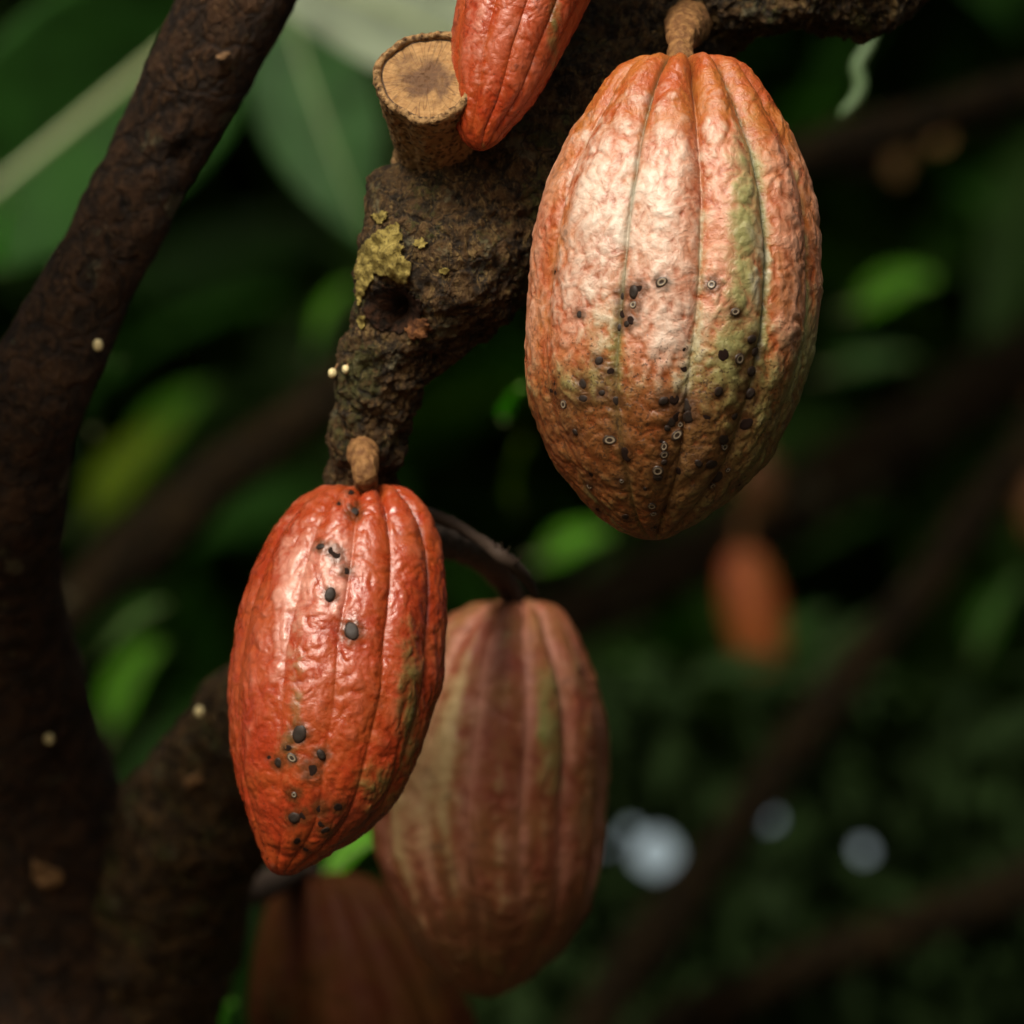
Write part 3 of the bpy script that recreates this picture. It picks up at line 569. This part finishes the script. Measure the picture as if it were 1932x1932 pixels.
# dark scale spots sitting on the skins
m = M("scale_dark"); c = m.coord(); a1 = m.noise(c, 900, 3); SCALE = m.fin(m.mix(m.ramp(m.at("top"), .55, .95, 0, .8), m.mix(m.ramp(a1, .4, .6), (.007, .004, .003), (.026, .014, .008)), (.016, .012, .009)), .55, None, .25)
m = M("scale_ring"); c = m.coord(); SCALER = m.fin(m.mix(m.ramp(m.at("top"), .45, .8), m.mix(m.ramp(m.noise(c, 2.5, 3, .7), .42, .60), (.02, .012, .008), (.035, .022, .014)), (.22, .175, .12)), .4, None, .5)
m = M("scale_pit"); PIT = m.fin((.012, .006, .004), .8, None, .1)
def scale_mesh(kind):
    nv = 18; prof = {'d': [(1.0, -.25), (1.0, .05), (.92, .35), (.72, .58), (.45, .68), (.2, .70), (.02, .70)],
                     'r': [(1.0, -.25), (1.0, .10), (.9, .40), (.74, .55), (.52, .56), (.36, .44), (.2, .40), (.02, .42)],
                     'p': [(1.0, -.3), (.98, .02), (.8, .12), (.5, .15), (.02, .16)]}[kind]
    V = [(r*math.cos(a), r*math.sin(a), z) for r, z in prof for a in np.linspace(0, 2*math.pi, nv, endpoint=False)]
    f = grid_faces(len(prof), nv); f.append(list(range((len(prof)-1)*nv, len(prof)*nv)))
    V = np.array(V); V[:, :2] *= (1 + .28 * noise(V * .9 + ord(kind)))[:, None]; V[:, 2] *= 1 + .4 * noise(V * 1.1 + 5)
    me = mesh(V, f); top = [0, .05, .2, .6, .9, .4, .15, .3] if kind == 'r' else [0, 0, .2, .6, .9, 1, 1]
    attr(me, "top", [top[k] for k in range(len(prof)) for _ in range(nv)])
    me.materials.append({'d': SCALE, 'r': SCALER, 'p': PIT}[kind]); me.polygons.foreach_set("use_smooth", [True]*len(me.polygons))
    return me
SM = {k: scale_mesh(k) for k in 'drp'}
def spots(parent, husk, lst, seed, pit):
    tr = bvh(husk); r = random.Random(seed)
    for px, py, rad, kind in lst:
        loc, nor = hit(tr, px, py)
        if loc is None: continue
        if nor.y > 0: nor = -nor
        base = Vector((0, 0, 0)); sc_ = r.uniform(.68, 1.25)
        if kind == 'r' and r.random() < .15: kind = 'd'
        elif kind == 'd' and r.random() < pit: kind = 'p'
        for dx, dy in ((-9, 0), (9, 0), (0, -9), (0, 9)):
            _, n2 = hit(tr, px+dx, py+dy)
            if n2: base += n2
        n = (base.normalized() if base.length else nor)
        o = bpy.data.objects.new("scale_spot", SM[kind]); COL.objects.link(o)
        q = n.to_track_quat('Z', 'Y').to_matrix().to_4x4() @ Matrix.Rotation(r.uniform(0, 6.28), 4, 'Z') @ Matrix.Diagonal((rad*K*sc_*r.uniform(.9, 1.5), rad*K*sc_, rad*K*r.uniform(.22, .62), 1))
        o.parent = parent; o.matrix_parent_inverse = Matrix.Translation(-parent.location); o.matrix_world = Matrix.Translation(loc) @ q
        o.matrix_basis = Matrix.Translation(loc) @ q
spots(mainp, main_h, main_spots, 1, .25)
spots(redp, red_h, red_spots, 2, .6)

# ------------------------------------------------------------------ leaves, tendril, branches and pods behind
def leaf(label, base, tip, width, normal, mat, fold=.3, droop=.15, group=None, rib_r=.0018, name="cacao_leaf"):
    """base and tip are points; normal is the way the upper face looks"""
    a, b = Vector(base), Vector(tip); L = (b - a).length; x = (b - a).normalized(); n = Vector(normal); n = (n - x * n.dot(x)).normalized(); y = n.cross(x)
    v, f, rib, side = blade(L, width, 22, 8, fold, 0, 1)
    v[:, 2] += droop * L * 4 * (v[:, 0] / L) * (1 - v[:, 0] / L) - .01 * L
    Mx = np.array([x, y, n]); W = v @ Mx + np.array(a)
    t = thing(name, label, "leaf", a, group)
    me = mesh(W, f); attr(me, "rib", rib); attr(me, "side", side); o = link("blade", me, mat, t); s = o.modifiers.new("thickness", 'SOLIDIFY'); s.thickness = .0006
    mid = np.array([W[i*17 + 8] + np.array(n) * .0006 for i in range(23)]); rr = np.linspace(rib_r, rib_r*.25, 23)
    link("midrib", tube(np.concatenate([mid, rr[:, None]], 1), 40, 10), RIB, t)
    pe = a - x * .18 * L + Vector((0, 0, .03)) * L
    link("petiole", tube([(*a, rib_r), (*((a + pe) / 2), rib_r), (*pe, rib_r * 1.3)], 10, 8), RIB, t)
    return t
m = M("leaf_rib"); RIB = m.fin((.30, .36, .17), .35, None, .5)
leaf("broad green leaf with a pale raised midrib, behind the leaning limb at upper left", P(450, -20, 4.3), P(-260, 560, 4.2), .19, (.34, -.93, .12), LEAF_DEEP, .45, .05, rib_r=.0058)
leaf("leaf with sky sheen put into its pale whitish-green colour, between the leaning limb and the sawn stub", P(1090, 200, 3.9), P(300, -110, 3.83), .165, (-.25, -.6, .75), LEAF_SHEEN, .12, .06, rib_r=.0022)
leaf("drooping grey-green leaf just below the pale whitish one", P(540, 20, 4.2), P(700, 470, 4.15), .10, (-.3, -.9, .2), LEAF_PALE, .2, .05, rib_r=.001)
G = "single leaves blurred in the background"
def blob(label, px, py, d, lpx, wpx, ang, mat, nrm=(-.3, -.7, .65)):
    dx, dy = math.cos(math.radians(ang)) * lpx / 2, -math.sin(math.radians(ang)) * lpx / 2
    leaf(label, P(px - dx, py - dy, d + .03), P(px + dx, py + dy, d - .03), wpx * S(d), nrm, mat, .25, .08, G, .0012)
blob("bright yellow-green leaf lying along the upper edge of the blurred diagonal branch", 258, 890, 6.0, 260, 150, 48, LEAF_YELLOW)
blob("vivid green leaf just above the yellow-green one, along the blurred diagonal branch", 325, 815, 6.2, 230, 140, 50, LEAF_BRIGHT)
blob("olive leaf peeking out right beside the leaning limb below its cream bud", 205, 745, 3.6, 130, 70, 70, LEAF_MID)
blob("vivid green leaf tip glowing left of the knot hole", 630, 600, 4.8, 150, 100, 60, LEAF_BRIGHT)
blob("soft green leaf glowing right of the largest pod at mid height", 1690, 555, 5.2, 170, 120, 20, LEAF_BRIGHT)
blob("dim green leaf right of the largest pod, below the glowing one", 1645, 690, 5.6, 170, 80, 10, LEAF_MID)
blob("round green leaf left of the bright red pod", 255, 1300, 4.9, 200, 150, 60, LEAF_BRIGHT)
blob("dim green leaf left of the bright red pod, above the round one", 250, 1190, 4.2, 160, 90, 40, LEAF_MID)
blob("small green leaf at the far left edge beside the leaning limb", 15, 440, 4.0, 120, 80, 80, LEAF_BRIGHT)
blob("green leaf behind the gap under the lower left of the largest pod", 1085, 1035, 5.0, 150, 100, 20, LEAF_BRIGHT)
blob("teal green leaf touching the left flank of the largest pod", 975, 760, 3.2, 70, 50, 60, LEAF_BRIGHT)
blob("yellow leaf behind the lower left flank of the largest pod", 985, 885, 4.4, 120, 80, 80, LEAF_YELLOW)
blob("plain green leaf filling the gap between the red pod tip and the dull pod", 668, 1625, 3.3, 160, 110, 40, LEAF_BRIGHT)
blob("dim green leaf beside the blurred orange pod", 1490, 1225, 5.6, 220, 120, 40, LEAF_MID)
blob("green leaf low beside the blurred orange pod on its left", 1385, 1300, 5.6, 150, 90, 80, LEAF_BRIGHT)
blob("green leaf right of the dull pod near its shoulder", 1185, 1290, 5.0, 150, 90, 70, LEAF_MID)
blob("dim green leaf near the right edge between two blurred branches", 1885, 1170, 5.2, 200, 110, 60, LEAF_MID)
blob("small bright leaf tip at the bottom edge left of the lowest pod", 432, 1925, 3.2, 70, 26, 75, LEAF_BRIGHT)
blob("upright olive leaf in the dark far right of the sky glints", 1760, 1500, 5.6, 260, 70, 75, LEAF_MID)

m = M("tendril_green"); TEND = m.fin((.055, .10, .038), .6)
tag(link("tendril", tube(pix([(1655, 40, 2.95, 8), (1640, 85, 2.95, 11), (1618, 125, 2.95, 13), (1624, 160, 2.95, 13), (1614, 188, 2.95, 12), (1594, 210, 2.95, 9), (1585, 222, 2.95, 3)]), 60, 14), TEND),
    "pale green curled tendril hanging below the mossy spur at upper right", "tendril")

BG = "blurred branches crossing behind the pods"
def branch(label, lst, seed):
    o = link("tree_branch", tube(pix(lst), 160, 36, lambda v, n: .010 * fbm(v * 9 + seed, 4)), FARB); return tag(o, label, "branch", BG)
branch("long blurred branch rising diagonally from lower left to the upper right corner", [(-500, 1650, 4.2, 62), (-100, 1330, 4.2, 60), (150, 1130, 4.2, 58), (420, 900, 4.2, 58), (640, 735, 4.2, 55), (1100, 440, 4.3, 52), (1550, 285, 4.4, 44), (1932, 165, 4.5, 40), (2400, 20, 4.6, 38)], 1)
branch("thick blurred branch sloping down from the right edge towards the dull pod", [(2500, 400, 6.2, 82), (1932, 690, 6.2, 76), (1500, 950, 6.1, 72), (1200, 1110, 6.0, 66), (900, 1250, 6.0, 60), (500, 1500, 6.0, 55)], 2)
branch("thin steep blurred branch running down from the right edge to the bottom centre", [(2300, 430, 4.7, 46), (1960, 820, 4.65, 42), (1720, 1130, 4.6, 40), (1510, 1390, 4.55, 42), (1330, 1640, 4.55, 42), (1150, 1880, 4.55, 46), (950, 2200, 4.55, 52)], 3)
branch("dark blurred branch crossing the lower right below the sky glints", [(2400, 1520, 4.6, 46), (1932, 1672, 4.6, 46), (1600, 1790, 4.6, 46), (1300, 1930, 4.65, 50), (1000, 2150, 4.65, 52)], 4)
def sawn(label, a, b, d, r):
    t = thing("sawn_branch", label, "branch", P(*a, d), "sawn branch ends blurred behind the largest pod")
    p, q = P(*a, d), P(*b, d - .12); link("stick", tube([(*p, r*S(d)), (*((p+q)/2), r*S(d)), (*q, r*S(d))], 40, 24, lambda v, n: .004 * noise(v * 30)), FARB, t)
    ax = (q - p).normalized(); u = ax.cross(Vector((0, 0, 1))).normalized(); w_ = ax.cross(u); V = [tuple(q + ax * .004)] + [tuple(q + ax * .003 + (u * math.cos(k) + w_ * math.sin(k)) * r * S(d) * .93) for k in np.linspace(0, 2*math.pi, 24, endpoint=False)]
    m = M("far_sawn_wood"); c = m.coord(); link("sawn_end", mesh(V, [(0, 1 + k, 1 + (k+1) % 24) for k in range(24)]), m.fin(m.mix(m.noise(c, 60, 3), (.34, .19, .07), (.5, .30, .12)), .7), t)
sawn("sawn branch end, the brighter and lower of the two right of the largest pod", (1380, 290), (1690, 308), 5.6, 34)
sawn("sawn branch end, the dimmer and upper of the two right of the largest pod", (1900, 215), (1768, 252), 5.9, 26)

FARP = pod_mat("far_orange_pod_skin", (.26, .045, .006), (.27, .065, .012), (.2, .12, .04), (.12, .10, .02), (.12, .03, .01), .6, .4)
FARD = pod_mat("far_brown_pod_skin", (.11, .032, .008), (.12, .045, .014), (.1, .06, .02), (.06, .05, .01), (.06, .02, .006), .6, .4)
def farpod(label, px, py, d, hw, hh, lean, mat=FARP):
    pr = [(py + hh * math.sin(t) , px - hw * math.cos(t) ** .8 * (1 - .12 * math.sin(t)) + lean * math.sin(t), px + hw * math.cos(t) ** .8 * (1 - .12 * math.sin(t)) + lean * math.sin(t)) for t in np.linspace(-math.pi/2 + .05, math.pi/2 - .02, 13)]
    pod("cacao_pod", label, pr, d, g_3, .8, .001, 60, px * .01, mat, lambda I: dict(pink=.3 + 0*I["v"]), [(px - lean, py - hh + 12, d, 9), (px - lean, py - hh - 20, d, 9), (px - lean + 6, py - hh - 60, d, 11)], "far pods blurred in the background", rows=70, nv=90)
farpod("blurred orange pod hanging free in the dark right of the red pods", 1425, 1170, 5.4, 56, 135, 22)
farpod("blurred dull orange pod half hidden behind the base of the largest pod", 1432, 915, 5.9, 42, 62, 0, FARD)
farpod("blurred orange pod cut by the right edge of the picture", 1956, 915, 5.4, 40, 110, 0, FARD)

# everything above is laid out on a level sight line; lift it to the camera's upward one
for o in list(COL.objects):
    if o.parent is None and o.type in ('MESH', 'EMPTY') and o.name != "ground": o.matrix_basis = TILT @ o.matrix_basis
